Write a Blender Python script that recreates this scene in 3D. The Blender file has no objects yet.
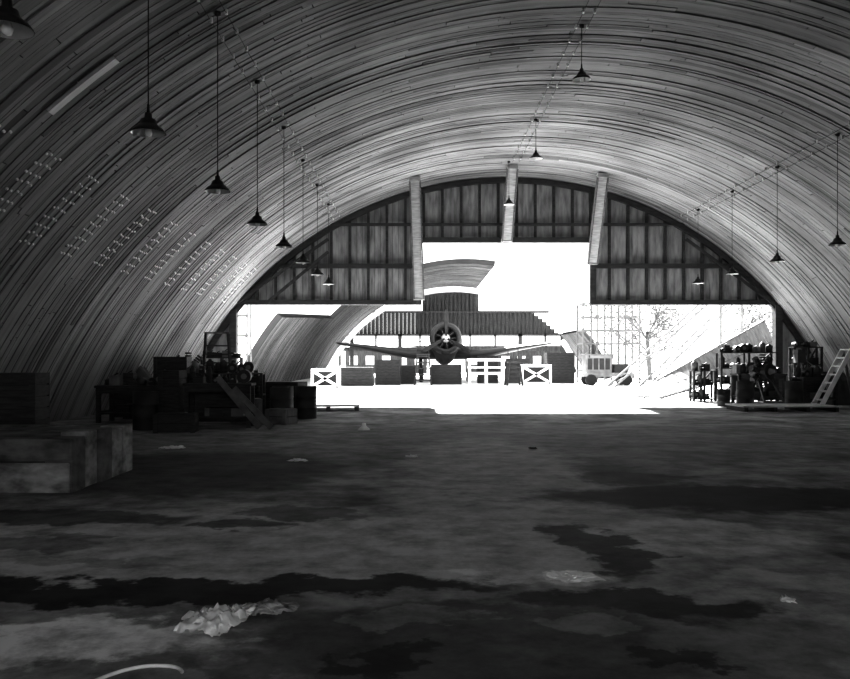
import bpy, bmesh, math, random
from math import sin, cos, pi, radians, sqrt, atan2
from mathutils import Vector, Matrix, noise
random.seed(7)
C = bpy.context
scene = C.scene
F = 850.0; VX = 419.0; VY = 360.0; CAMZ = 1.6
CX = 3.52; R = 14.0; ZC = -5.1      # vault axis / radius / centre height
YP = 34.0                            # partition distance
YB = -9.0                            # near end of vault
def wx(px, Y): return (px - VX) * Y / F
def wz(py, Y): return CAMZ + (VY - py) * Y / F
def vz(X): 
    d = R*R - (X-CX)**2
    return sqrt(max(d, 0)) + ZC

# ---------------------------------------------------------------- materials
def mat(name, v, rough=0.7, var=0.25, scale=6.0, stretch=(1,1,1), bump=0.0, metal=0.0, spec=0.4):
    m = bpy.data.materials.new(name); m.use_nodes = True
    nt = m.node_tree; b = nt.nodes['Principled BSDF']
    tc = nt.nodes.new('ShaderNodeTexCoord'); mp = nt.nodes.new('ShaderNodeMapping')
    mp.inputs['Scale'].default_value = stretch
    n = nt.nodes.new('ShaderNodeTexNoise'); n.inputs['Scale'].default_value = scale
    n.inputs['Detail'].default_value = 6
    cr = nt.nodes.new('ShaderNodeMapRange')
    cr.inputs['From Min'].default_value = 0.3; cr.inputs['From Max'].default_value = 0.7
    cr.inputs['To Min'].default_value = v*(1-var); cr.inputs['To Max'].default_value = min(v*(1+var), .95)
    nt.links.new(tc.outputs['Object'], mp.inputs['Vector'])
    nt.links.new(mp.outputs[0], n.inputs['Vector'])
    nt.links.new(n.outputs['Fac'], cr.inputs['Value'])
    nt.links.new(cr.outputs[0], b.inputs['Base Color'])
    b.inputs['Roughness'].default_value = rough; b.inputs['Metallic'].default_value = metal
    b.inputs['Specular IOR Level'].default_value = spec
    if bump:
        bp = nt.nodes.new('ShaderNodeBump'); bp.inputs['Strength'].default_value = bump
        nt.links.new(n.outputs['Fac'], bp.inputs['Height']); nt.links.new(bp.outputs[0], b.inputs['Normal'])
    return m
M = {}
M['wood_l'] = mat('wood_light', .42, .7, .35, 3, (1,1,8), .2)
M['wood_m'] = mat('wood_mid', .12, .75, .45, 3, (1,8,1), .2)
M['wood_d'] = mat('wood_dark', .035, .8, .4, 4, (1,1,6), .2, spec=.2)
M['weathered'] = mat('weathered_board', .09, .85, .7, 3.5, (1,1,2), .5)
M['weatheredl'] = mat('pale_weathered_board', .22, .85, .7, 3.5, (1,1,2), .5)
M['white'] = mat('white_paint', .85, .5, .08, 4)
M['pale'] = mat('pale_timber', .6, .7, .12, 4)
M['shadow_t'] = mat('backlit_scaffold_timber', .12, .8, .3, 4)  # pale timber darkened in colour to stand as a backlit silhouette
M['panel'] = mat('weathered_roof_panel', .16, .8, .35, 2.0, (6,1,1), .2)
M['dark'] = mat('dark_steel', .025, .6, .3, 5, spec=.25)
M['black'] = mat('black_rubber', .02, .8, .2, 5, spec=.2)
M['steel'] = mat('grey_steel', .13, .5, .2, 8, metal=.2)
M['cart'] = mat('cart_paint', .16, .6, .3, 3)
M['aero'] = mat('aircraft_paint', .02, .5, .25, 2)
M['aerol'] = mat('aircraft_pale_paint', .5, .4, .2, 2)
M['enamel'] = mat('white_enamel', .85, .3, .05, 3)
M['enameld'] = mat('dark_enamel', .015, .35, .2, 3)
M['glass'] = mat('bulb_glass', .9, .1, .02, 3)
M['cloth'] = mat('rag_cloth', .85, .9, .3, 9, bump=.3)
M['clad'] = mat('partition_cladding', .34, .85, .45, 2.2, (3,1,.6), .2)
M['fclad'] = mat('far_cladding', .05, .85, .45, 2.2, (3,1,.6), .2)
M['stud'] = mat('partition_stud', .045, .8, .4, 3, (1,1,4), .1)
M['bark'] = mat('bark', .08, .9, .4, 6, bump=.4)
M['canvas'] = mat('canvas', .3, .9, .3, 4)
M['tarp'] = mat('dark_tarpaulin', .04, .8, .4, 4)
M['rear_dark'] = mat('darkened_rear_ground', .06, .9, .4, 4)  # unseen rear ground, made dark to cut light bounced onto the roof

m = bpy.data.materials.new('vault_boards'); m.use_nodes = True; nt = m.node_tree; b = nt.nodes['Principled BSDF']
at = nt.nodes.new('ShaderNodeAttribute'); at.attribute_name = 'shade'
uv = nt.nodes.new('ShaderNodeUVMap'); mp = nt.nodes.new('ShaderNodeMapping'); mp.inputs['Scale'].default_value = (.8, 16, 1)
n = nt.nodes.new('ShaderNodeTexNoise'); n.inputs['Scale'].default_value = 1.5; n.inputs['Detail'].default_value = 5
n2 = nt.nodes.new('ShaderNodeTexNoise'); n2.inputs['Scale'].default_value = .35; n2.inputs['Detail'].default_value = 4
tc2 = nt.nodes.new('ShaderNodeTexCoord')
mr = nt.nodes.new('ShaderNodeMapRange'); mr.inputs[1].default_value=.3; mr.inputs[2].default_value=.7; mr.inputs[3].default_value=.87; mr.inputs[4].default_value=1.11
mr2 = nt.nodes.new('ShaderNodeMapRange'); mr2.inputs[1].default_value=.35; mr2.inputs[2].default_value=.65; mr2.inputs[3].default_value=.68; mr2.inputs[4].default_value=1.2
mu = nt.nodes.new('ShaderNodeMath'); mu.operation='MULTIPLY'; mu2 = nt.nodes.new('ShaderNodeMath'); mu2.operation='MULTIPLY'
L = nt.links.new
L(uv.outputs[0], mp.inputs[0]); L(mp.outputs[0], n.inputs['Vector']); L(tc2.outputs['Object'], n2.inputs['Vector'])
L(n.outputs['Fac'], mr.inputs[0]); L(n2.outputs['Fac'], mr2.inputs[0])
L(at.outputs['Fac'], mu.inputs[0]); L(mr.outputs[0], mu.inputs[1]); L(mu.outputs[0], mu2.inputs[0]); L(mr2.outputs[0], mu2.inputs[1])
L(mu2.outputs[0], b.inputs['Base Color']); b.inputs['Roughness'].default_value=.85; b.inputs['Specular IOR Level'].default_value=.12
M['boards'] = m

# ---------------------------------------------------------------- mesh builder
class MB:
    def __init__(s): s.v=[]; s.f=[]; s.m=[]; s.sm=[]; s.mats=[]
    def mi(s, k):
        if k not in s.mats: s.mats.append(k)
        return s.mats.index(k)
    def quadmesh(s, vs, fs, k, smooth=False, M4=None):
        o=len(s.v)
        for p in vs:
            p=Vector(p); s.v.append(M4 @ p if M4 else p)
        for f in fs: s.f.append([i+o for i in f]); s.m.append(s.mi(k)); s.sm.append(smooth)
    def box(s, c, d, k, rot=(0,0,0)):
        E=Matrix.Translation(c) @ Matrix.Rotation(rot[2],4,'Z') @ Matrix.Rotation(rot[1],4,'Y') @ Matrix.Rotation(rot[0],4,'X')
        x,y,z=[q/2 for q in d]
        vs=[(-x,-y,-z),(x,-y,-z),(x,y,-z),(-x,y,-z),(-x,-y,z),(x,-y,z),(x,y,z),(-x,y,z)]
        s.quadmesh(vs,[(0,3,2,1),(4,5,6,7),(0,1,5,4),(1,2,6,5),(2,3,7,6),(3,0,4,7)],k,False,E)
    def bx(s, x0,x1,y0,y1,z0,z1,k): s.box(((x0+x1)/2,(y0+y1)/2,(z0+z1)/2),(x1-x0,y1-y0,z1-z0),k)
    def frame(s,p1,p2,up=(0,0,1)):
        p1=Vector(p1);p2=Vector(p2); d=(p2-p1); l=d.length; d.normalize(); u=Vector(up)
        if abs(d.dot(u))>.98: u=Vector((0,1,0))
        x=d.cross(u).normalized(); y=x.cross(d).normalized()
        return Matrix(((x.x,y.x,d.x,p1.x),(x.y,y.y,d.y,p1.y),(x.z,y.z,d.z,p1.z),(0,0,0,1))), l
    def beam(s,p1,p2,w,h,k,up=(0,0,1)):
        E,l=s.frame(p1,p2,up); x=w/2;y=h/2
        vs=[(-x,-y,0),(x,-y,0),(x,y,0),(-x,y,0),(-x,-y,l),(x,-y,l),(x,y,l),(-x,y,l)]
        s.quadmesh(vs,[(0,3,2,1),(4,5,6,7),(0,1,5,4),(1,2,6,5),(2,3,7,6),(3,0,4,7)],k,False,E)
    def cyl(s,p1,p2,r1,r2,k,n=12):
        E,l=s.frame(p1,p2); s.lathe([(0,0),(r1,0),(r2,l),(0,l)],E,k,n,False)
    def lathe(s,prof,E,k,n=20,smooth=True):
        vs=[];fs=[]
        for r,z in prof:
            for i in range(n): a=2*pi*i/n; vs.append((r*cos(a),r*sin(a),z))
        for j in range(len(prof)-1):
            for i in range(n):
                a=j*n+i;b_=j*n+(i+1)%n; fs.append((a,b_,b_+n,a+n))
        s.quadmesh(vs,fs,k,smooth,E)
    def loft(s, rings, k, smooth=True, cap=True):
        n=len(rings[0]); vs=[p for r in rings for p in r]; fs=[]
        for j in range(len(rings)-1):
            for i in range(n):
                a=j*n+i;b_=j*n+(i+1)%n; fs.append((a,b_,b_+n,a+n))
        if cap: fs.append(tuple(range(n))[::-1]); fs.append(tuple(range((len(rings)-1)*n,len(rings)*n)))
        s.quadmesh(vs,fs,k,smooth)
    def build(s,name,loc=(0,0,0),rz=0,bevel=0):
        me=bpy.data.meshes.new(name); me.from_pydata([tuple(p) for p in s.v],[],s.f)
        for k in s.mats: me.materials.append(M[k])
        me.polygons.foreach_set('material_index',s.m); me.polygons.foreach_set('use_smooth',s.sm)
        bm=bmesh.new(); bm.from_mesh(me); bmesh.ops.recalc_face_normals(bm,faces=bm.faces); bm.to_mesh(me); bm.free()
        o=bpy.data.objects.new(name,me); C.collection.objects.link(o); o.location=loc; o.rotation_euler=(0,0,rz)
        if bevel:
            bv=o.modifiers.new('bevel','BEVEL'); bv.width=bevel; bv.segments=1
        return o

# ---------------------------------------------------------------- vault (ceiling)
def vault(name, segs, shade0=.22):
    vs=[];fs=[];sh=[];uvs=[]
    def strip(y0,y1,a0,a1,r,shade,rb=R+.06):
        n=max(1,int(abs(a1-a0)/2.4)+1); o=len(vs)
        for i in range(n+1):
            a=radians(a0+(a1-a0)*i/n); sa,ca=sin(a),cos(a)
            for yy,rr in ((y0,rb),(y0,r),(y1,r),(y1,rb)):
                vs.append((CX+rr*sa,yy,ZC+rr*ca))
        for i in range(n):
            for j in range(3):
                a=o+i*4+j; fs.append((a,a+1,a+5,a+4)); 
                sh.append(shade*(1 if j==1 else .6))
                aa0=radians(a0+(a1-a0)*i/n)*R; aa1=radians(a0+(a1-a0)*(i+1)/n)*R
                yA=(y0,y0,y1)[j]; yB_=(y0,y1,y1)[j]
                off=(o*.37)%50
                uvs.extend([(aa0+off,yA+off),(aa0+off,yB_+off),(aa1+off,yB_+off),(aa1+off,yA+off)])
    for (Y0,Y1,A0,A1r) in segs:
        y=Y0
        AA=A1r if isinstance(A1r,tuple) else (A1r,A1r)
        while y<Y1-.02:
            A1=AA[0]+(AA[1]-AA[0])*(y-Y0)/(Y1-Y0)
            w=random.choice((.07,.10,.13,.17)); y2=min(y+w,Y1)
            base=random.choice((.0,.0,.008,.018)); rsh=random.choice((.9,.96,1.,1.04,1.08))
            if random.random()<.09: rsh*=.7
            a=A0
            while a<A1-.1:
                a2=min(a+random.uniform(9,34),A1)
                if A1-a2<4: a2=A1
                t=base+random.choice((0,0,0,.005,.011))
                sd=shade0*rsh*random.uniform(.9,1.1)
                q=random.random()
                if q<.02: sd*=1.3
                elif q<.09: sd*=.55
                strip(y+.003,y2-.003,a+.03,a2-.03,R-t,sd)
                a=a2
            y=y2
        o=len(vs); n=48
        for i in range(n+1):
            for (yy,rr),A1 in zip(((Y0,R+.05),(Y1,R+.05),(Y1,R+.35),(Y0,R+.35)),(AA[0],AA[1],AA[1],AA[0])):
                a=radians(A0+(A1-A0)*i/n)
                vs.append((CX+rr*sin(a),yy,ZC+rr*cos(a)))
        for i in range(n):
            for j in range(4):
                a=o+i*4+j; b_=o+i*4+(j+1)%4; fs.append((a,b_,b_+4,a+4)); sh.append(.06); uvs.extend([(0,0)]*4)
    if name=='ceiling':   # the fresh replacement board high on the left
        strip(12.98,13.16,-41.2,-35.8,R-.06,.9)
    me=bpy.data.meshes.new(name); me.from_pydata(vs,[],fs); me.materials.append(M['boards'])
    at=me.attributes.new('shade','FLOAT','FACE'); at.data.foreach_set('value',sh)
    ul=me.uv_layers.new(name='UVMap'); 
    flat=[c for u in uvs for c in u]; ul.data.foreach_set('uv',flat)
    o=bpy.data.objects.new(name,me); C.collection.objects.link(o); return o
AF = math.degrees(math.acos(5.1/14.0))
vault('ceiling',[(YB,YP+.4,-AF,AF)],shade0=.29)

# ---------------------------------------------------------------- floor with stains and painted far sheen
fm = bpy.data.materials.new('stained_sheen_concrete'); fm.use_nodes=True; nt=fm.node_tree; b=nt.nodes['Principled BSDF']; L=nt.links.new
tc=nt.nodes.new('ShaderNodeTexCoord')
cv=tc.outputs['Object']
for (sc,am,dt) in ((.7,1.5,3),(3.0,.85,8)):
    wn=nt.nodes.new('ShaderNodeTexNoise'); wn.inputs['Scale'].default_value=sc; wn.inputs['Detail'].default_value=dt; wn.inputs['Roughness'].default_value=.65
    L(tc.outputs['Object'],wn.inputs['Vector'])
    sub=nt.nodes.new('ShaderNodeVectorMath'); sub.operation='SUBTRACT'; sub.inputs[1].default_value=(.5,.5,.5); L(wn.outputs['Color'],sub.inputs[0])
    scl=nt.nodes.new('ShaderNodeVectorMath'); scl.operation='MULTIPLY'; scl.inputs[1].default_value=(am,am,0); L(sub.outputs[0],scl.inputs[0])
    add=nt.nodes.new('ShaderNodeVectorMath'); add.operation='ADD'; L(cv,add.inputs[0]); L(scl.outputs[0],add.inputs[1]); cv=add.outputs[0]
fn=nt.nodes.new('ShaderNodeTexNoise'); fn.inputs['Scale'].default_value=.6; fn.inputs['Detail'].default_value=9; fn.inputs['Roughness'].default_value=.65
L(tc.outputs['Object'],fn.inputs['Vector'])
mr=nt.nodes.new('ShaderNodeMapRange'); mr.inputs[1].default_value=.38; mr.inputs[2].default_value=.62; mr.inputs[3].default_value=.10; mr.inputs[4].default_value=.42
L(fn.outputs['Fac'],mr.inputs[0]); cur=mr.outputs[0]
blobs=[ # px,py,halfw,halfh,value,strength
 (425,440,560,20,.25,.5),(170,470,170,22,.05,.8),(230,540,360,42,.62,.9),(500,480,100,66,.55,.75),(300,513,70,6,.12,.8),(70,518,120,8,.05,.8),(240,526,50,5,.06,.8),(90,560,80,5,.3,.6),  # stains, plus the far pale centre that puts door sheen into the albedo
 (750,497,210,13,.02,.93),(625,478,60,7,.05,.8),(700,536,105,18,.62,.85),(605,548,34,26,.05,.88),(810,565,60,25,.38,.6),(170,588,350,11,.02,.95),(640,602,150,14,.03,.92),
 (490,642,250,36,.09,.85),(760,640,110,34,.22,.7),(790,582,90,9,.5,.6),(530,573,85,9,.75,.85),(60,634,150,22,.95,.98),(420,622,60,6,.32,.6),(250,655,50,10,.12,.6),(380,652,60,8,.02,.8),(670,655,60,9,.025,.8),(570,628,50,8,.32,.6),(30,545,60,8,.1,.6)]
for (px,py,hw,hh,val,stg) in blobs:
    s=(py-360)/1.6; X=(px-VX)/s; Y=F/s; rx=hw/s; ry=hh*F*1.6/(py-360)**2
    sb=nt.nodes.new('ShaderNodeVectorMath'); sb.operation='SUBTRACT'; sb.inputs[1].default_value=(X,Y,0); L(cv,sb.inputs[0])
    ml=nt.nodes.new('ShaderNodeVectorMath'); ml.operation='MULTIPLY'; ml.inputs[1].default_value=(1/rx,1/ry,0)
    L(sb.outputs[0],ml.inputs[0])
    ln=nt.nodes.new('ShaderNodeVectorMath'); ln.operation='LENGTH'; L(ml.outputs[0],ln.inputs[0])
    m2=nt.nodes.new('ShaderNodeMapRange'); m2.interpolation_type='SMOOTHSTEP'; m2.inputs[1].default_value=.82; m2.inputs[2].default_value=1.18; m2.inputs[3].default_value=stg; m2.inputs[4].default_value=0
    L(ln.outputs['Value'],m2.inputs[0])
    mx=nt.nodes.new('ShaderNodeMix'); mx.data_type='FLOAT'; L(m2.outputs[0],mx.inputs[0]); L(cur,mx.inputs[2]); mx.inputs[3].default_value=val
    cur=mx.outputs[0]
gn=nt.nodes.new('ShaderNodeTexNoise'); gn.inputs['Scale'].default_value=2.2; gn.inputs['Detail'].default_value=12; gn.inputs['Roughness'].default_value=.72; L(tc.outputs['Object'],gn.inputs['Vector'])
gr=nt.nodes.new('ShaderNodeMapRange'); gr.inputs[1].default_value=.36; gr.inputs[2].default_value=.6; gr.inputs[3].default_value=.5; gr.inputs[4].default_value=1.2; L(gn.outputs['Fac'],gr.inputs[0])
mm=nt.nodes.new('ShaderNodeMath'); mm.operation='MULTIPLY'; mm.use_clamp=True; L(cur,mm.inputs[0]); L(gr.outputs[0],mm.inputs[1])
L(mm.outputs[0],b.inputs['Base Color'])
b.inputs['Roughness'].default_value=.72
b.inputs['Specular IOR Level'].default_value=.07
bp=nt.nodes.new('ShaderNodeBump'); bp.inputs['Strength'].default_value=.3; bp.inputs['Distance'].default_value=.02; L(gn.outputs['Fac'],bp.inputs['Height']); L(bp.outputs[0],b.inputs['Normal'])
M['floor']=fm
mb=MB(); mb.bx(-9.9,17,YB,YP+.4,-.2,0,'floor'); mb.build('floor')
M['ground']=mat('sunlit_dust',.6,.95,.15,.5,bump=.1)
mb=MB(); mb.bx(-150,150,YP+.4,260,-.2,-.003,'ground'); mb.bx(-60,60,YB-60,YB,-.2,-.003,'rear_dark'); mb.build('ground')  # second slab: unseen rear ground, darkened to limit bounce
# unseen rear gable, added to cut roof fill; opening sized to light the floor
mb=MB(); n=40
for i in range(n):
    x0=-9.4+25.8*i/n; x1=-9.4+25.8*(i+1)/n; z0=7.0 if -7<(x0+x1)/2<13 else 0
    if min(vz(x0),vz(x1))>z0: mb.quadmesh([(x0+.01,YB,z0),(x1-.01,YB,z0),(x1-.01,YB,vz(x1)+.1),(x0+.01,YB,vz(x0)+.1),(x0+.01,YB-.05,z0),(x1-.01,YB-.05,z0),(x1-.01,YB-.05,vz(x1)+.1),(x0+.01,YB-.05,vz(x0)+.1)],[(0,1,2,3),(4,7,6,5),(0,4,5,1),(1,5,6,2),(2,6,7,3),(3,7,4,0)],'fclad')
mb.build('unseen_rear_baffle')

# ---------------------------------------------------------------- partition wall
mb=MB()
XL,XR=-7.3,14.2; OX0,OX1=.08,6.84; ZS,ZT=3.8,6.28
def zb(x):
    if x<XL or x>XR: return 0.
    if OX0<=x<=OX1: return ZT
    return ZS
x=-9.4
while x<16.45:
    x2=x+.24
    for cut in (XL,XR,OX0,OX1):
        if x<cut-1e-4<x2: x2=cut
    x2=min(x2,16.45); xm=(x+x2)/2
    z0=zb(xm); zt0,zt1=vz(x)+.04,vz(x2)+.04
    y0=YP+random.uniform(0,.015); y1=YP+.05; e=.006
    if max(zt0,zt1)>z0+.02:
        vs=[(x+e,y0,z0),(x2-e,y0,z0),(x2-e,y0,max(zt1,z0)),(x+e,y0,max(zt0,z0)),(x+e,y1,z0),(x2-e,y1,z0),(x2-e,y1,max(zt1,z0)),(x+e,y1,max(zt0,z0))]
        mb.quadmesh(vs,[(0,1,2,3),(4,7,6,5),(0,4,5,1),(1,5,6,2),(2,6,7,3),(3,7,4,0)],'clad')
    x=x2
n=60; xs=[-9.4+(16.45+9.4)*i/n for i in range(n+1)]; 
xs=sorted(set(xs+[XL,XR,OX0,OX1]))
for a_,b_ in zip(xs,xs[1:]):
    z0=zb((a_+b_)/2)
    if min(vz(a_),vz(b_))>z0-.5:
        za,zb_=max(vz(a_)+.1,z0),max(vz(b_)+.1,z0)
        mb.quadmesh([(a_,YP+.06,z0),(b_,YP+.06,z0),(b_,YP+.06,zb_),(a_,YP+.06,za)],[(0,1,2,3)],'stud')
x=XL+.1
while x<XR:
    z0=zb(x); zt=vz(x)-.06
    if zt>z0+.2: mb.bx(x-.05,x+.05,YP-.14,YP-.002,z0,zt,'stud')
    x+=.74
def girt(z,x0,x1,h=.14,k='stud'): mb.bx(x0,x1,YP-.2,YP-.03,z-h/2,z+h/2,k)
for z in (3.9,5.35):
    hw=sqrt(R*R-(z-ZC+.1)**2)
    girt(z,max(CX-hw,XL-.0),OX0-.0,.18); girt(z,OX1,min(CX+hw,XR),.18)
hw=sqrt(R*R-(7.0-ZC)**2); girt(7.0,CX-hw,CX+hw,.10); girt(ZT+.1,OX0-.1,OX1+.1,.2)
for x in (OX0-.08,OX1+.08): mb.bx(x-.1,x+.1,YP-.24,YP-.02,ZS,vz(x)-.05,'stud')
for x in (XL-.1,XR+.1): mb.bx(x-.14,x+.14,YP-.26,YP+.1,0,vz(x)-.05,'stud')
for a_,c_ in (((-7.2,3.9),(-3.6,6.4)),((-6.0,3.9),(-3.6,5.9)),((14.,3.9),(10.6,6.4))):
    mb.beam((a_[0],YP-.27,a_[1]),(c_[0],YP-.27,c_[1]),.12,.06,'stud',up=(0,1,0))
for i in range(60):
    a0=radians(-60+2*i); a1=radians(-58+2*i); q=R-.14
    mb.beam((CX+q*sin(a0),YP-.1,ZC+q*cos(a0)),(CX+q*sin(a1),YP-.1,ZC+q*cos(a1)),.2,.16,'stud',up=(0,1,0))
mb.build('wall_front')
for (xt,yt,xb,zb0) in ((-.15,31.5,.0,4.0),(3.48,31.7,3.48,6.3),(6.78,31.4,6.86,5.4)):
    mb=MB(); zt=vz(xt)-.16
    mb.beam((xb,YP-.36,zb0),(xt,yt,zt),.32,.12,'wood_l',up=(0,-1,0))
    mb.beam((xb-.19,YP-.43,zb0+.02),(xt-.19,yt-.05,zt-.02),.05,.2,'wood_m',up=(0,-1,0))
    mb.beam((xb+.19,YP-.43,zb0+.02),(xt+.19,yt-.05,zt-.02),.05,.2,'wood_m',up=(0,-1,0))
    mb.bx(xt-.2,xt+.2,yt-.15,yt+.15,zt-.04,zt+.12,'wood_l'); mb.bx(xb-.22,xb+.22,YP-.46,YP-.26,zb0-.02,zb0+.1,'wood_l')
    mb.build('knee_brace')

# ---------------------------------------------------------------- pendant lamps
def lamp(X,Y,Z):
    mb=MB(); zt=vz(X)-.07
    E=Matrix.Translation((X,Y,Z))
    mb.lathe([(.0,.2),(.04,.2),(.045,.14),(.085,.12),(.10,.075),(.12,.05),(.17,.015),(.205,-.03),(.205,-.04)],E,'enameld',24)
    mb.lathe([(.202,-.04),(.165,.005),(.115,.04),(.07,.055),(0,.06)],E,'enamel',24)
    mb.lathe([(0,.04),(.025,.03),(.04,-.005),(.048,-.04),(.035,-.075),(0,-.09)],E,'glass',14)
    mb.cyl((X,Y,Z+.19),(X,Y,zt),.007,.007,'black',6)
    mb.cyl((X,Y,Z+.19),(X,Y,Z+.3),.02,.014,'black',8)
    mb.lathe([(0,-.05),(.05,-.04),(.06,.02),(0,.02)],Matrix.Translation((X,Y,zt)),'enameld',12)
    mb.build('pendant_lamp')
lamp(-3.32,6.85,4.3)
for k in range(1,8): lamp(-3.2,F*(.0081+.0039*k)-(.15 if k==1 else 0),4.32)
for Y in (11.2,18.4,25.6): lamp(3.52,Y,7.7)
lamp(3.28,31.0,7.3)
for Y in (17.3,20.8,24.3,27.8,31.2): lamp(10.24,Y,4.45)
for X in (-3.2,3.52,10.24):
    mb=MB()
    for dx in (-.12,.12):
        z=vz(X+dx)-.10; ye=30.9 if X==3.52 else YP-.4
        mb.cyl((X+dx,YB+.5,z),(X+dx,ye,z),.007,.007,'dark',6)
        y=YB+1
        while y<ye-.2:
            mb.cyl((X+dx,y,z-.02),(X+dx,y,z+.065),.025,.02,'enamel',8); y+=.8
    mb.build('electrical_wiring')
mb=MB(); y=5.0
while y<32:
    for col in (0,.14,.34,.48):
        for i in range(9):
            a=radians(-50.5+ i*.85+random.uniform(-.1,.1)); yy=y+col+i*.03
            p=lambda r:(CX+r*sin(a),yy,ZC+r*cos(a))
            mb.cyl(p(R-.02),p(R-.05),.026,.022,'enamel',6)
    y+=1.75
mb.build('bolt_heads')

# ---------------------------------------------------------------- aircraft
def aircraft(X0,Y0):
    mb=MB(); ez=3.12
    RX=lambda y,z: Matrix.Translation((0,y,z)) @ Matrix.Rotation(-pi/2,4,'X')
    E=RX(0,ez)
    mb.lathe([(.74,.1),(.80,-.02),(.92,-.03),(1.02,.1),(1.12,.5),(1.15,1.1),(1.1,1.5),(.95,1.55)],E,'aero',36)
    mb.lathe([(.74,.1),(.78,.5),(.78,1.2)],E,'black',32)
    mb.lathe([(.0,.9),(.78,.9)],E,'black',32)
    mb.lathe([(0,-.12),(.16,-.1),(.28,.05),(.30,.35),(.30,.6)],E,'aerol',20)
    for i in range(9):
        a=2*pi*i/9+.2; d=Vector((sin(a),0,cos(a)))
        for q in range(5):
            p=Vector((0,.45,ez))+d*(.32+q*.085)
            mb.cyl(p,p+d*.05,.13,.13,'dark',10)
        mb.cyl(Vector((0,.3,ez))+d*.3,Vector((0,.3,ez))+d*.72,.02,.02,'steel',6)
    mb.lathe([(0,-.5),(.06,-.48),(.13,-.38),(.15,-.2),(.13,-.08)],E,'aerol',16)
    for a in (0,2*pi/3,4*pi/3):
        d=Vector((sin(a),0,cos(a))); t=Vector((cos(a),0,-sin(a))); rings=[]
        for r,c,th,tw in ((.1,.12,.12,.9),(.4,.2,.1,.9),(.8,.34,.07,.7),(1.3,.38,.05,.5),(1.75,.3,.03,.35),(1.97,.14,.02,.3)):
            ring=[]
            cd=t*cos(tw)+Vector((0,1,0))*sin(tw); nd=-t*sin(tw)+Vector((0,1,0))*cos(tw)
            for i in range(10):
                b_=2*pi*i/10; ring.append(Vector((0,-.28,ez))+d*r+cd*(c/2*cos(b_))+nd*(th/2*sin(b_)))
            rings.append(ring)
        mb.loft(rings,'dark')
    def ell(y,rx,rz,cz,n=28): return [Vector((rx*cos(2*pi*i/n),y,cz+rz*sin(2*pi*i/n))) for i in range(n)]
    mb.loft([ell(1.3,.98,1.0,ez),ell(2.2,1.0,1.35,ez-.4),ell(4,.95,1.4,ez-.5),ell(6,.75,1.1,ez-.4),ell(8.5,.45,.7,ez-.6),ell(11,.25,.4,ez-.8),ell(12,.08,.2,ez-.8)],'aero')
    mb.loft([ell(3.0,.05,.05,ez+.85,14),ell(3.6,.38,.42,ez+.95,14),ell(5.5,.4,.48,ez+.85,14),ell(7.2,.2,.2,ez+.4,14)],'aero')
    def air(x,c,t,y0,z0,n=16):
        o=[]
        for i in range(n):
            b_=2*pi*i/n; u=(1-cos(b_))/2
            o.append(Vector((x,y0+u*c,z0+t*c*.5*sin(b_)*(1-.5*u)*1.3)))
        return o
    for sg in (-1,1):
        mb.loft([air(sg*.6,3.4,.22,2.0,ez-1.1),air(sg*2.6,3.1,.21,2.1,ez-1.1),air(sg*5.5,2.3,.17,2.35,ez-.62),air(sg*7.6,1.6,.12,2.6,ez-.32),air(sg*7.9,.7,.06,3.0,ez-.27)],'aero')
        mb.loft([air(sg*.1,1.7,.1,10.2,ez-.45),air(sg*2.3,1.1,.08,10.6,ez-.4),air(sg*2.6,.5,.05,10.9,ez-.39)],'aero')
        gx=sg*1.7; wr=.55
        mb.cyl((gx,2.7,ez-1.0),(gx,2.3,wr),.12,.1,'dark',12); mb.beam((gx,3.6,ez-1.0),(gx,2.35,1.0),.1,.1,'dark')
        mb.box((gx+sg*.16,2.5,1.35),(.08,.7,1.5),'aero')
        EE=Matrix.Translation((gx-.16,2.3,wr)) @ Matrix.Rotation(pi/2,4,'Y')
        mb.lathe([(0,.04),(.2,.04),(.24,0),(.45,.0),(.54,.07),(.55,.16),(.54,.25),(.45,.32),(.24,.32),(.2,.28),(0,.28)],EE,'black',24)
        mb.cyl((gx-.2,2.3,wr),(gx+.2,2.3,wr),.08,.08,'steel',10)
    def fin(z,c,y0,t,n=12): return [Vector((t*sin(2*pi*i/n)*.5,y0+c*(1-cos(2*pi*i/n))/2,z)) for i in range(n)]
    mb.loft([fin(ez-.6,2.6,9.6,.22),fin(ez+.5,1.7,10.4,.16),fin(ez+1.4,.9,11.1,.08)],'aero')
    mb.cyl((0,11,ez-1),(0,11.2,.25),.05,.05,'steel',8)
    mb.lathe([(0,0),(.2,0),(.25,.06),(.2,.12),(0,.12)],Matrix.Translation((-.06,11.2,.25)) @ Matrix.Rotation(pi/2,4,'Y'),'black',16)
    mb.loft([[Vector((.32*cos(2*pi*i/16),0.02,ez-1.0+.2*sin(2*pi*i/16))) for i in range(16)],[Vector((.36*cos(2*pi*i/16),1.5,ez-.95+.26*sin(2*pi*i/16))) for i in range(16)]],'black')
    mb.build('propeller_aircraft',(X0,Y0,0))
aircraft(1.86,58.6)

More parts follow.
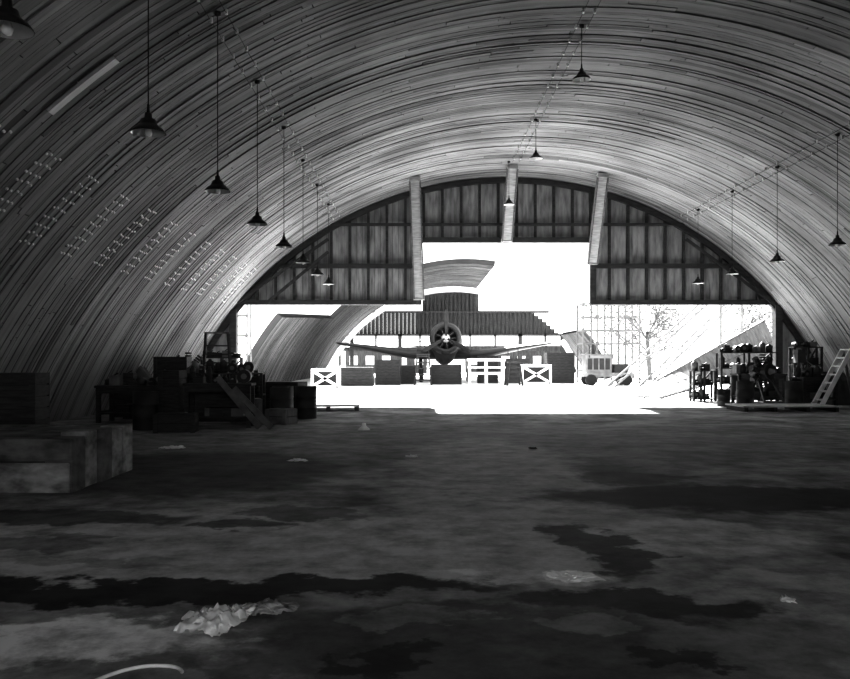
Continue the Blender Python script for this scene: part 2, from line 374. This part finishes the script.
# ---------------------------------------------------------------- far, half-built hangar
vault('unfinished_hangar_roof',[(64.2,84.4,-AF,9)],shade0=.13)
vault('hangar_side_shell',[(45,64,-AF,(-50.2,-45.4))],shade0=.09)
vault('hangar_side_shell',[(74,84.4,49,AF)],shade0=.13)
mb=MB()
YF=85.2
def fx(px): return wx(px,YF)
x=-7.2
while x<14.5:
    hi = wz(311,YF) if x> fx(475) or x<fx(421) else wz(288,YF)
    hi=min(hi,vz(x)-.3)
    lo=wz(336,YF)
    if hi>lo+.1:
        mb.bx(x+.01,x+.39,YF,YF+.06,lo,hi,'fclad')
        if int(x*10)%2==0: mb.bx(x-.06,x+.06,YF-.15,YF,lo,hi,'stud')
    x+=.4
mb.bx(-7.3,14.3,YF-.2,YF,wz(336,YF),wz(334,YF),'stud'); mb.bx(-6,13.,YF-.2,YF,wz(313,YF),wz(311,YF),'stud')
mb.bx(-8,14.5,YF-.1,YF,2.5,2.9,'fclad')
for px in (340,352,376,400,420,470,495,520,545,562): 
    X=fx(px); w_=.2 if px in (352,400,520,562) else .1; mb.bx(X-w_,X+w_,YF-.2,YF,0,wz(334,YF),'stud')
for a0 in range(-66,67,3):
    if 50>a0>9: continue
    q=R-.25; a=radians(a0); a1=radians(a0+3)
    mb.beam((CX+q*sin(a),YF-.3,ZC+q*cos(a)),(CX+q*sin(a1),YF-.3,ZC+q*cos(a1)),.5,.3,'pale',up=(0,1,0))
mb.build('far_door_header')
for (x0,x1,h,Y) in ((-9,1,3.0,104),(6,20,3.4,108)):
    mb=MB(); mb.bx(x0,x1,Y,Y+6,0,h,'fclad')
    mb.quadmesh([(x0-.4,Y-.4,h),(x1+.4,Y-.4,h),(x1+.4,Y+3,h+1.3),(x0-.4,Y+3,h+1.3),(x1+.4,Y+6.4,h),(x0-.4,Y+6.4,h)],[(0,1,2,3),(3,2,4,5)],'wood_m')
    for i in range(int((x1-x0)/2)): mb.bx(x0+.5+i*2,x0+1.5+i*2,Y-.05,Y,1,2.1,'white')
    mb.build('low_shed')

# ---------------------------------------------------------------- courtyard items
def xcrate(x,y,w,d,h):
    mb=MB(); t=.16
    mb.bx(-w/2+.02,w/2-.02,-d/2+.08,d/2-.08,.05,h-.03,'dark')
    for (a_,b_) in (((-w/2+t/2,t/2),(w/2-t/2,t/2)),((-w/2+t/2,h-t/2),(w/2-t/2,h-t/2)),((-w/2+t/2,0),(-w/2+t/2,h)),((w/2-t/2,0),(w/2-t/2,h)),((-w/2+t,t),(w/2-t,h-t)),((-w/2+t,h-t),(w/2-t,t))):
        for yy in (-d/2,d/2): mb.beam((a_[0],yy,a_[1]),(b_[0],yy,b_[1]),t,.06,'white',up=(0,1,0))
    mb.bx(-w/2,w/2,-d/2,d/2,h-.04,h,'white')
    mb.build('braced_crate',(x,y,0))
xcrate(wx(326,48.6),48.6,1.6,1.0,1.1); xcrate(wx(533,57),56,2.0,1.2,1.3)
def trestle(x,y,w,h):
    mb=MB()
    mb.bx(-w/2,w/2,-.5,.5,h-.18,h,'white'); mb.bx(-w/2+.1,w/2-.1,-.35,.35,h*.38,h*.38+.16,'white')
    for sx in (-1,0,1):
        for sy in (-1,1): mb.beam((sx*(w/2-.15),sy*.55,0),(sx*(w/2-.15),sy*.35,h-.1),.15,.12,'white')
    mb.bx(-w/2,w/2,-.42,-.36,h*.62,h*.62+.12,'white')
    mb.build('work_trestle',(x,y,0))
trestle(wx(486,56),56,2.5,1.7)
def box_crate(x,y,w,d,h,k='wood_m',k2='wood_d',rz=0,z=0,name='wooden_crate'):
    mb=MB(); nb=max(2,int(h/.18))
    mb.bx(-w/2+.03,w/2-.03,-d/2+.03,d/2-.03,.02,h-.03,k2)
    for i in range(nb):
        z0=i*h/nb+.01; z1=(i+1)*h/nb-.01
        for sy in (-1,1): mb.box((0,sy*(d/2-.015),(z0+z1)/2),(w-.04,.03,z1-z0),k)
        for sx in (-1,1): mb.box((sx*(w/2-.015),0,(z0+z1)/2),(.03,d-.04,z1-z0),k)
    nt_=max(2,int(w/.2))
    for i in range(nt_): mb.box((-w/2+(i+.5)*w/nt_,0,h-.015),(w/nt_-.015,d,.03),k)
    for sx in (-1,1):
        for sy in (-1,1): mb.box((sx*(w/2-.05),sy*(d/2+.01),h/2),(.1,.04,h),k)
    return mb.build(name,(x,y,z),rz)
box_crate(wx(356,53),53,2.2,1.2,1.15,'wood_d','black'); box_crate(wx(388,55),55,1.6,1.,1.6,'wood_d','black')
box_crate(wx(408,57),56.9,1.0,1.,1.2,'wood_d','black',.1); box_crate(wx(562,58),59,1.9,1,2.1,'wood_d','black')
box_crate(wx(446,56),56,2.0,1.,1.3,'wood_d','black'); box_crate(wx(512,61.5),58.5,1.6,.8,1.7,'wood_d','black'); box_crate(wx(484,62),58.8,1.4,.8,1.9,'wood_d','black')
def mstand(x,y,h,w=1.2,name='maintenance_stand'):
    mb=MB()
    for sx in (-1,1):
        for sy in (-1,1): mb.beam((sx*w*.6,sy*.7,0),(sx*w*.4,sy*.4,h),.1,.1,'dark')
    mb.bx(-w*.5,w*.5,-.5,.5,h,h+.1,'wood_d')
    for i in range(5): mb.beam((-w*.55+.02*i,-.68+.06*i,.3+i*h/5),(w*.55-.02*i,-.68+.06*i,.3+i*h/5),.07,.07,'dark')
    for sx in (-1,1): mb.beam((sx*w*.4,.4,h),(sx*w*.4,.4,h+.9),.05,.05,'dark')
    mb.beam((-w*.4,.4,h+.9),(w*.4,.4,h+.9),.05,.05,'dark')
    mb.build(name,(x,y,0))
mstand(wx(423,55),54.6,1.9,.9); mstand(wx(513,54),53.6,1.4,.8)
mb=MB()
mb.bx(-1.6,1.6,-.8,.8,.55,.8,'cart'); mb.bx(-1.4,.2,-.7,.7,.8,1.9,'cart'); mb.bx(.4,1.3,-.6,.6,.8,1.35,'dark')
mb.bx(-1.5,.3,-.75,.75,1.9,1.98,'wood_m')
for i in range(4): mb.bx(-1.3+i*.37,-1.02+i*.37,-.73,-.7,1.0,1.7,'dark')
for sx in (-1,1):
    for sy in (-1,1): mb.cyl((sx*1.1,sy*.85,.35),(sx*1.1,sy*.65,.35),.35,.35,'black',20)
mb.beam((1.6,0,.6),(2.6,0,.2),.08,.08,'dark'); mb.beam((-1.2,-.7,1.75),(-1.2,-.7,2.5),.07,.07,'dark'); mb.cyl((-.8,0,1.9),(-.8,0,2.6),.1,.1,'dark',12)
mb.build('service_cart',(wx(606,54),54,0))

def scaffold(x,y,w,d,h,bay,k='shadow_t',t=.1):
    mb=MB(); nx=max(1,round(w/bay)); nz=max(1,round(h/bay)); 
    for i in range(nx+1):
        X=-w/2+w*i/nx
        for yy in (-d/2,d/2): mb.beam((X,yy,0),(X,yy,h),t,t,k)
        for j in range(1,nz+1): mb.beam((X,-d/2,h*j/nz),(X,d/2,h*j/nz),t*.8,t*.8,k)
    for j in range(1,nz+1):
        for yy in (-d/2,d/2): mb.beam((-w/2,yy,h*j/nz),(w/2,yy,h*j/nz),t*.8,t*.8,k)
    for i in range(nx):
        for j in range(nz):
            a=(-w/2+w*i/nx,-d/2,h*j/nz); c=(-w/2+w*(i+1)/nx,-d/2,h*(j+1)/nz)
            if (i+j)%2: a,c=(a[0],a[1],c[2]),(c[0],c[1],a[2])
            mb.beam(a,c,t*.7,t*.5,k,up=(0,1,0))
            if (i*3+j)%4==0: mb.box(((a[0]+c[0])/2,0,h*(j+1)/nz-.03),(w/nx,d,.05),k)
    mb.build('timber_scaffold',(x,y,0))
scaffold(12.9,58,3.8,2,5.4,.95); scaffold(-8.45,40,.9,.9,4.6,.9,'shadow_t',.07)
mb=MB()
for (xa,xb,y) in ((11.0,17.5,50),(13.5,19.5,52)):
    for k_ in (0,1):
        mb.beam((xa+k_*.5,y,0),(xb+k_*.5,y,5.8),.1,.1,'shadow_t')
    for i in range(9):
        t0=i/9; t1=(i+1)/9; o_=.5*(i%2)
        mb.beam((xa+(xb-xa)*t0+o_,y,5.8*t0),(xa+(xb-xa)*t1+.5-o_,y,5.8*t1),.06,.06,'shadow_t')
    mb.beam((xb+.25,y,0),(xb+.25,y,5.7),.12,.12,'shadow_t')
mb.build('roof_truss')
M['leaf']=mat('foliage',.16,.7,.5,3)
def tree(x,y,h,spread,seed):
    rd=random.Random(seed); mb=MB(); base=Vector((0,0,-.05)); top=Vector((rd.uniform(-.3,.3),0,h*.55))
    mb.cyl(base,top,.22,.12,'bark',8); tips=[]
    for i in range(14):
        a=rd.uniform(0,2*pi); p0=base.lerp(top,rd.uniform(.3,1)); p1=p0+Vector((cos(a)*spread*rd.uniform(.4,1),sin(a)*spread*rd.uniform(.4,1),h*rd.uniform(.1,.42)))
        mb.cyl(p0,p1,.07,.025,'bark',6); tips.append(p1); tips.append(p0.lerp(p1,.6))
        for j in range(4):
            a2=rd.uniform(0,2*pi); p2=p1+Vector((cos(a2)*.9,sin(a2)*.9,rd.uniform(-.5,.8))); mb.cyl(p0.lerp(p1,.6),p2,.03,.012,'bark',5); tips.append(p2)
    for t in tips:
        for q in range(18):
            c=t+Vector((rd.gauss(0,.5),rd.gauss(0,.5),rd.gauss(0,.4))); u=Vector((rd.uniform(-1,1),rd.uniform(-1,1),rd.uniform(-1,1))).normalized(); v=u.orthogonal().normalized()
            L_=.15
            mb.quadmesh([c-u*L_,c+v*L_*.5,c+u*L_,c-v*L_*.5],[(0,1,2,3)],'leaf')
    mb.build('tree',(x,y,0))
tree(18.2,67,7.0,2.6,1); tree(25.5,68,7.5,2.6,2)
mb=MB()
A=Vector((8.9,36.2,.03)); B=Vector((14.9,36.6,3.3)); A2=Vector((9.9,34.9,.03)); B2=Vector((15.0,35.0,1.5)); n=20
for i in range(n):
    t0=i/n; t1=(i+.93)/n
    q=[A2.lerp(B2,t0),A2.lerp(B2,t1),A.lerp(B,t1),A.lerp(B,t0)]; up_=Vector((0,.03,.07))
    mb.quadmesh(q+[p+up_ for p in q],[(0,1,2,3),(4,7,6,5),(0,4,5,1),(1,5,6,2),(2,6,7,3),(3,7,4,0)],'panel')
for t in (.0,.5,1.):
    mb.beam(A2.lerp(A,t)+Vector((0,.0,-.0)),B2.lerp(B,t),.08,.08,'wood_m')
for t in (.45,.75,.98):
    p=A.lerp(B,t); mb.beam((p.x,p.y+.05,0),p,.12,.12,'wood_d'); p=A2.lerp(B2,t); mb.beam((p.x,p.y+.1,0),p,.1,.1,'wood_d')
mb.build('propped_roof_panel')

# ---------------------------------------------------------------- interior: left clutter
mb=MB(); x0,x1,y0,y1,h=-8.0,-4.2,10.2,12.4,.66
mb.bx(x0+.04,x1-.04,y0+.04,y1-.04,.0,h-.04,'wood_d')
mb.bx(x0,x1,y0,y0+.04,.0,.36,'weatheredl'); mb.bx(x0,x1,y0+.01,y0+.04,.38,.65,'weathered')
for i in range(5):
    ya=y0+i*(y1-y0)/5+.02; yb=y0+(i+1)*(y1-y0)/5-.02; dz=random.uniform(-.02,.04)
    mb.bx(x1-.30,x1+.03+random.uniform(-.03,.02),ya,yb,0,h+dz,'weatheredl' if i in (1,3,4) else 'weathered')
for i in range(9):
    a_=y0+i*(y1-y0)/9; mb.bx(x0,x1-.34,a_+.01,a_+(y1-y0)/9-.01,h-.04,h-random.uniform(0,.02),'weathered')
mb.build('block_stack',bevel=.02)
box_crate(-6.85,14.4,.9,.8,1.38,'wood_d','black',.15)
def rand_item(mb,rd,X,yy,h,hh,ww):
    q=rd.random()
    if q<.35: mb.lathe([(0,0),(ww*.6,0),(ww*.6,hh*.8),(ww*.3,hh*.9),(ww*.25,hh),(0,hh)],Matrix.Translation((X,yy,h)),rd.choice(('dark','wood_d','steel')),14)
    elif q<.65:
        mb.box((X,yy,h+hh*.35),(ww*1.4,.25,hh*.7),rd.choice(('dark','wood_d','wood_m')),(0,0,rd.uniform(-.4,.4))); mb.cyl((X-.05,yy,h+hh*.7),(X+.05,yy,h+hh*.7+.06),.02,.02,'dark',6)
    elif q<.85:
        mb.box((X,yy,h+.04),(.16,.2,.08),'dark'); mb.box((X,yy-.06,h+.13),(.12,.05,.12),'dark'); mb.box((X,yy+.08,h+.13),(.12,.05,.12),'dark'); mb.cyl((X,yy-.3,h+.1),(X,yy+.1,h+.1),.018,.018,'steel',6)
    else:
        mb.cyl((X,yy-.15,h+ww*.7),(X,yy+.15,h+ww*.7),ww*.7,ww*.7,'dark',14); mb.cyl((X,yy-.17,h+ww*.7),(X,yy-.15,h+ww*.7),ww*.3,ww*.3,'steel',10)
def workbench(x,y,w,d,h,rz=0,k='wood_d',items=True,seed=0):
    rd=random.Random(seed); mb=MB()
    for i in range(4): mb.box((0,-d/2+(i+.5)*d/4,h-.03),(w,d/4-.01,.06),k)
    for sx in (-1,1):
        for sy in (-1,1): mb.bx(sx*(w/2-.08)-.05,sx*(w/2-.08)+.05,sy*(d/2-.08)-.05,sy*(d/2-.08)+.05,0,h-.05,k)
        mb.bx(sx*(w/2-.08)-.03,sx*(w/2-.08)+.03,-d/2+.08,d/2-.08,.2,.3,k)
    mb.bx(-w/2+.05,w/2-.05,-d/2+.05,d/2-.05,.22,.26,k); mb.bx(-w/2+.05,w/2-.05,-d/2+.03,-d/2+.06,h-.2,h-.06,k)
    mb.bx(-w/2+.05,w/2-.05,d/2-.06,d/2-.03,.1,h-.06,k)
    X=-w/2+.12
    while X<w/2-.12:
        ww=rd.uniform(.1,.24); rand_item(mb,rd,X,rd.uniform(-d*.25,d*.25),h,rd.uniform(.15,.5),ww); X+=ww*.8+rd.uniform(.05,.12)
    for i in range(9):
        xx=rd.uniform(-w*.4,w*.4); mb.box((xx,rd.uniform(-.2,.2),.26+.1),(rd.uniform(.15,.35),.25,.2),rd.choice(('dark','wood_m','wood_d')))
    mb.build('workbench',(x,y,0),rz)
def parts_rack(x,y,w,d,h,n,rz=0,seed=0):
    rd=random.Random(seed); mb=MB()
    for sx in (-1,0,1):
        for sy in (-1,1): mb.bx(sx*(w/2-.04)-.035,sx*(w/2-.04)+.035,sy*(d/2-.04)-.035,sy*(d/2-.04)+.035,0,h+(.0 if sx else -.02),'wood_d')
    for j in range(n):
        z=.1+j*(h-.12)/(n-1); mb.bx(-w/2,w/2,-d/2,d/2,z-.02,z+.02,'wood_d')
        X=-w/2+.15; top=(h/(n-1))*.8 if j<n-1 else .4
        while X<w/2-.15:
            ww=rd.uniform(.12,.24); rand_item(mb,rd,X,rd.uniform(-d*.1,d*.1),z+.02,rd.uniform(.15,top),ww); X+=ww*.9+rd.uniform(.02,.10)
    mb.beam((-w/2,d/2,.1),(w/2,d/2,h),.05,.03,'wood_d',up=(0,1,0))
    mb.build('parts_rack',(x,y,0),rz)
workbench(-4.75,20.3,1.6,.8,1.05,.05,seed=1)
workbench(-7.2,21.9,2.0,.9,.95,-.1,seed=2)
workbench(-5.9,25.4,2.4,.9,1.1,.1,seed=3)
parts_rack(-5.2,23.0,2.0,.6,1.25,3,.05,5); parts_rack(-7.3,31.5,1.5,.5,1.7,4,.1,6)
def drum(x,y,k='dark',z=0,h=.88,r=.29):
    mb=MB(); mb.lathe([(0,.03),(r-.02,.03),(r,0),(r,.02),(r,h*.32),(r+.012,h*.335),(r,h*.35),(r,h*.65),(r+.012,h*.665),(r,h*.68),(r,h),(r-.02,h-.03),(0,h-.03)],Matrix.Identity(4),k,28)
    mb.cyl((r*.55,0,h-.03),(r*.55,0,h),.04,.04,'steel',10); mb.build('oil_drum',(x,y,z))
drum(-3.62,22.3,'dark'); drum(-3.75,23.4,'dark'); drum(-3.1,23.3,'dark'); drum(-6.3,19.6,'dark')
box_crate(-4.4,21.6,.75,.6,.62,'wood_m','wood_d',.3); box_crate(-3.45,21.3,.6,.5,.38,'wood_m','wood_d',-.4); box_crate(-5.4,18.9,.9,.5,.42,'wood_d','black',.1)
box_crate(-4.0,25.4,1.1,.8,.95,'wood_d','wood_d',-.2); box_crate(-7.7,26.6,1.,.9,1.7,'wood_d','black',.1); box_crate(-5.95,20.5,.5,.6,1.35,'wood_d','black',.0)
mb=MB()
for (xa,xb,z,y) in ((-3.7,-4.7,1.2,19.72),(-3.4,-4.3,.95,19.62)):
    mb.beam((xa,y,.03),(xb,y+.1,z),.14,.03,'wood_m',up=(0,1,0))
mb.build('loose_planks')
def tarp(x,y,w,d,h,seed):
    mb=MB(); n=28; vs=[]
    for j in range(n+1):
        for i in range(n+1):
            u=i/n*2-1; v=j/n*2-1; r=max(abs(u),abs(v)); z=h*(1-max(0,(r-.45)/.55)**3)*(.82+.3*noise.noise(Vector((u*1.3+seed,v*1.3,0))))
            z+=.05*noise.noise(Vector((u*5,v*5,seed))); vs.append((u*w/2,v*d/2,max(z,.01) if r<1 else .0))
    fs=[(j*(n+1)+i,j*(n+1)+i+1,(j+1)*(n+1)+i+1,(j+1)*(n+1)+i) for j in range(n) for i in range(n)]
    mb.quadmesh(vs,fs,'tarp',True); mb.build('covered_engine',(x,y,0))
tarp(-7.5,23.8,1.1,1.4,1.5,1.3); tarp(15.1,30.7,1.,1.4,1.2,4.4)
mb=MB()
for j in range(6):
    for i in range(7):
        mb.box((i*.2-.6+random.uniform(-.02,.02),random.uniform(-.3,.3),.12+j*.08),(.17,3.0,.06),random.choice(('wood_m','wood_d','wood_d')),(0,0,random.uniform(-.03,.03)))
for y in (-1.2,0,1.2): mb.bx(-.8,.8,y-.05,y+.05,0,.09,'wood_d')
mb.build('lumber_stack',(-5.4,28.6,0),.15)
mb=MB()
for i in range(6): mb.bx(-1.0,1.0,-.6+i*.2,-.44+i*.2,.13,.16,'wood_l')
for x in (-.9,0,.9): mb.bx(x-.06,x+.06,-.6,.56,0,.13,'wood_m')
mb.build('wooden_pallet',(-2.9,27.2,0),.1)
def ladder_A(x,y,w,h,rz=0):
    mb=MB()
    for sx in (-1,1):
        mb.beam((sx*w/2,-.5,0),(sx*w*.36,0,h),.08,.12,'wood_d'); mb.beam((sx*w/2,.55,0),(sx*w*.36,.05,h),.05,.07,'wood_d')
    n=int(h/.3)
    for i in range(1,n):
        t=i*.3/h; mb.box((0,-.5*(1-t),i*.3),(w*(1-.28*t),.12,.05),'wood_d')
    mb.bx(-w*.42,w*.42,-.12,.14,h-.02,h+.03,'wood_m'); mb.beam((-w*.45,.4,.7),(w*.45,.4,.7),.03,.05,'wood_d')
    mb.build('stepladder',(x,y,0),rz)
ladder_A(-7.1,29.9,1.05,2.55,.25)

# ---------------------------------------------------------------- interior: right clutter
workbench(12.5,31.3,1.8,.8,1.1,0,seed=11); workbench(13.75,29.6,1.4,.8,1.0,.2,seed=12)
parts_rack(12.6,32.7,2.2,.6,1.9,4,0,21); parts_rack(14.6,32.1,1.1,.5,2.1,4,0,22); parts_rack(11.0,32.95,.9,.5,1.2,3,0,24)
mb=MB(); mb.bx(-.3,.3,-.25,.35,0,.08,'dark'); mb.cyl((0,.15,.08),(0,.15,1.9),.07,.07,'dark',14); mb.bx(-.22,.22,-.25,.15,.95,1.0,'dark')
mb.bx(-.14,.14,-.3,.4,1.5,1.85,'dark'); mb.cyl((0,-.15,1.5),(0,-.15,1.2),.04,.02,'steel',10); mb.cyl((0,.5,1.4),(0,.5,1.8),.14,.14,'dark',14); mb.bx(-.12,.12,-.25,.55,1.85,1.98,'dark'); mb.cyl((.14,-.1,1.6),(.4,-.2,1.4),.015,.015,'steel',6)
mb.build('drill_press',(13.85,30.9,0),-.2)
def engine_stand(x,y,rz,zz=1.15):
    mb=MB()
    for sx in (-1,1):
        mb.beam((sx*.5,-.6,.1),(sx*.5,.6,.1),.1,.1,'dark'); mb.beam((sx*.5,-.5,.1),(sx*.3,0,zz-.15),.07,.07,'dark'); mb.beam((sx*.5,.5,.1),(sx*.3,0,zz-.15),.07,.07,'dark')
        for sy in (-.5,.5): mb.cyl((sx*.5-.04,sy,.08),(sx*.5+.04,sy,.08),.08,.08,'black',12)
    mb.cyl((0,-.3,zz),(0,.4,zz),.28,.24,'dark',18); mb.cyl((0,-.3,zz),(0,-.55,zz),.12,.04,'steel',12)
    for i in range(9):
        a=2*pi*i/9; d=Vector((sin(a),0,cos(a)))
        for q in range(4): p=Vector((0,.02,zz))+d*(.28+q*.09); mb.cyl(p,p+d*.055,.11,.11,'dark',10)
    mb.build('engine_on_stand',(x,y,0),rz)
engine_stand(12.1,29.9,.5,1.2); engine_stand(-7.7,28.4,.4,1.25)
drum(11.2,29.2,'dark'); drum(12.75,28.9,'dark'); drum(10.5,29.3,'dark',h=.6,r=.22)
mb=MB()
for i in range(8): mb.bx(-1.5,1.5,-.8+i*.2,-.63+i*.2,.14,.18,'wood_l')
for x in (-1.4,-.5,.5,1.4): mb.bx(x-.05,x+.05,-.8,.77,0,.14,'wood_d')
mb.build('wooden_pallet',(11.5,27.0,0),0)
mb=MB(); a_=Vector((13.25,28.35,.0)); c_=Vector((14.35,28.5,1.95))
for sy in (-.3,.3):
    mb.beam(a_+Vector((0,sy,.03)),c_+Vector((0,sy,0)),.14,.06,'pale',up=(0,1,0)); mb.beam(c_+Vector((.0,sy,0)),Vector((14.75,28.5+sy,0.0)),.08,.05,'wood_m',up=(0,1,0))
for i in range(1,8):
    p=a_.lerp(c_,i/7); mb.beam(p+Vector((0,-.3,0)),p+Vector((0,.3,0)),.14,.05,'pale')
mb.build('stepladder')

# ---------------------------------------------------------------- floor litter
def rag(x,y,w,d,h,seed,k='cloth'):
    mb=MB(); n=36; vs=[]
    for j in range(n+1):
        for i in range(n+1):
            u=i/n*2-1; v=j/n*2-1; r=max(0,1-(u*u+v*v)**1.2*.8)
            q=Vector((u*2.2+seed,v*2.2,seed)); w1=noise.noise(q); w2=noise.noise(q*2.7)
            z=h*r*(.35+abs(w1)*1.1+abs(w2)*.55)
            ed=1+.35*noise.noise(Vector((atan2(v,u)*1.5,seed,0)))
            vs.append((u*w/2*ed+.05*w1,v*d/2*ed+.05*w2,max(z,.004)))
    fs=[(j*(n+1)+i,j*(n+1)+i+1,(j+1)*(n+1)+i+1,(j+1)*(n+1)+i) for j in range(n) for i in range(n) if ((i/n*2-1)**2+(j/n*2-1)**2)<1.15+.5*noise.noise(Vector((i*.3,j*.3,seed)))]
    mb.quadmesh(vs,fs,k,True); mb.build('crumpled_rag',(x,y,0.002),random.uniform(-.3,.3))
def at_floor(px,py): s=(py-360)/1.6; return (px-VX)/s, F/s
x,y=at_floor(212,624); rag(x,y,.36,.42,.10,3.1)
x,y=at_floor(268,610); rag(x,y,.32,.28,.06,7.7,'canvas')
x,y=at_floor(238,614); rag(x,y,.18,.26,.05,5.2)
x,y=at_floor(570,577); rag(x,y,.42,.34,.012,9.9,'white')
for (px,py,w) in ((172,448,.45),(298,461,.3),(412,457,.2),(533,449,.15),(788,602,.07)):
    x,y=at_floor(px,py); rag(x,y,w,w,.04,px*.1,'cloth' if px!=533 else 'dark')
x,y=at_floor(364,430); mb=MB()
mb.lathe([(.14,0),(.13,.03),(.08,.07),(.05,.10),(.04,.16),(0,.16)],Matrix.Identity(4),'enamel',24); mb.build('lamp_shade',(x,y,0))
cu=bpy.data.curves.new('hose','CURVE'); cu.dimensions='3D'; cu.bevel_depth=.010; cu.bevel_resolution=3
sp=cu.splines.new('NURBS'); pts=[at_floor(95,683),at_floor(125,670),at_floor(160,666),at_floor(180,669),at_floor(182,674)]
sp.points.add(len(pts)-1)
for p,(x,y) in zip(sp.points,pts): p.co=(x,y,.011,1)
sp.use_endpoint_u=True; cu.materials.append(M['cloth']); o=bpy.data.objects.new('hose',cu); C.collection.objects.link(o)

# ---------------------------------------------------------------- light
w=bpy.data.worlds.new('World'); scene.world=w; w.use_nodes=True; nt=w.node_tree; bg=nt.nodes['Background']
bg.inputs['Color'].default_value=(.95,.95,.95,1); bg.inputs['Strength'].default_value=2.2
sd=bpy.data.lights.new('sun','SUN'); sd.energy=50; sd.angle=radians(1.5); so=bpy.data.objects.new('sun',sd); C.collection.objects.link(so)
so.rotation_euler=Vector((.05,-cos(radians(36)),-sin(radians(36)))).to_track_quat('-Z','Y').to_euler()
so.location=(0,80,50)

cd=bpy.data.cameras.new('camera'); co=bpy.data.objects.new('camera',cd); C.collection.objects.link(co)
co.location=(0,0,CAMZ); co.rotation_euler=(pi/2,0,0); cd.sensor_width=36; cd.lens=36*F/850; cd.shift_x=(425-VX)/850; cd.shift_y=(VY-339.5)/850
cd.clip_end=600
scene.camera=co
scene.view_settings.view_transform='Standard'; scene.view_settings.look='None'
scene.view_settings.exposure=.6; scene.view_settings.gamma=.8
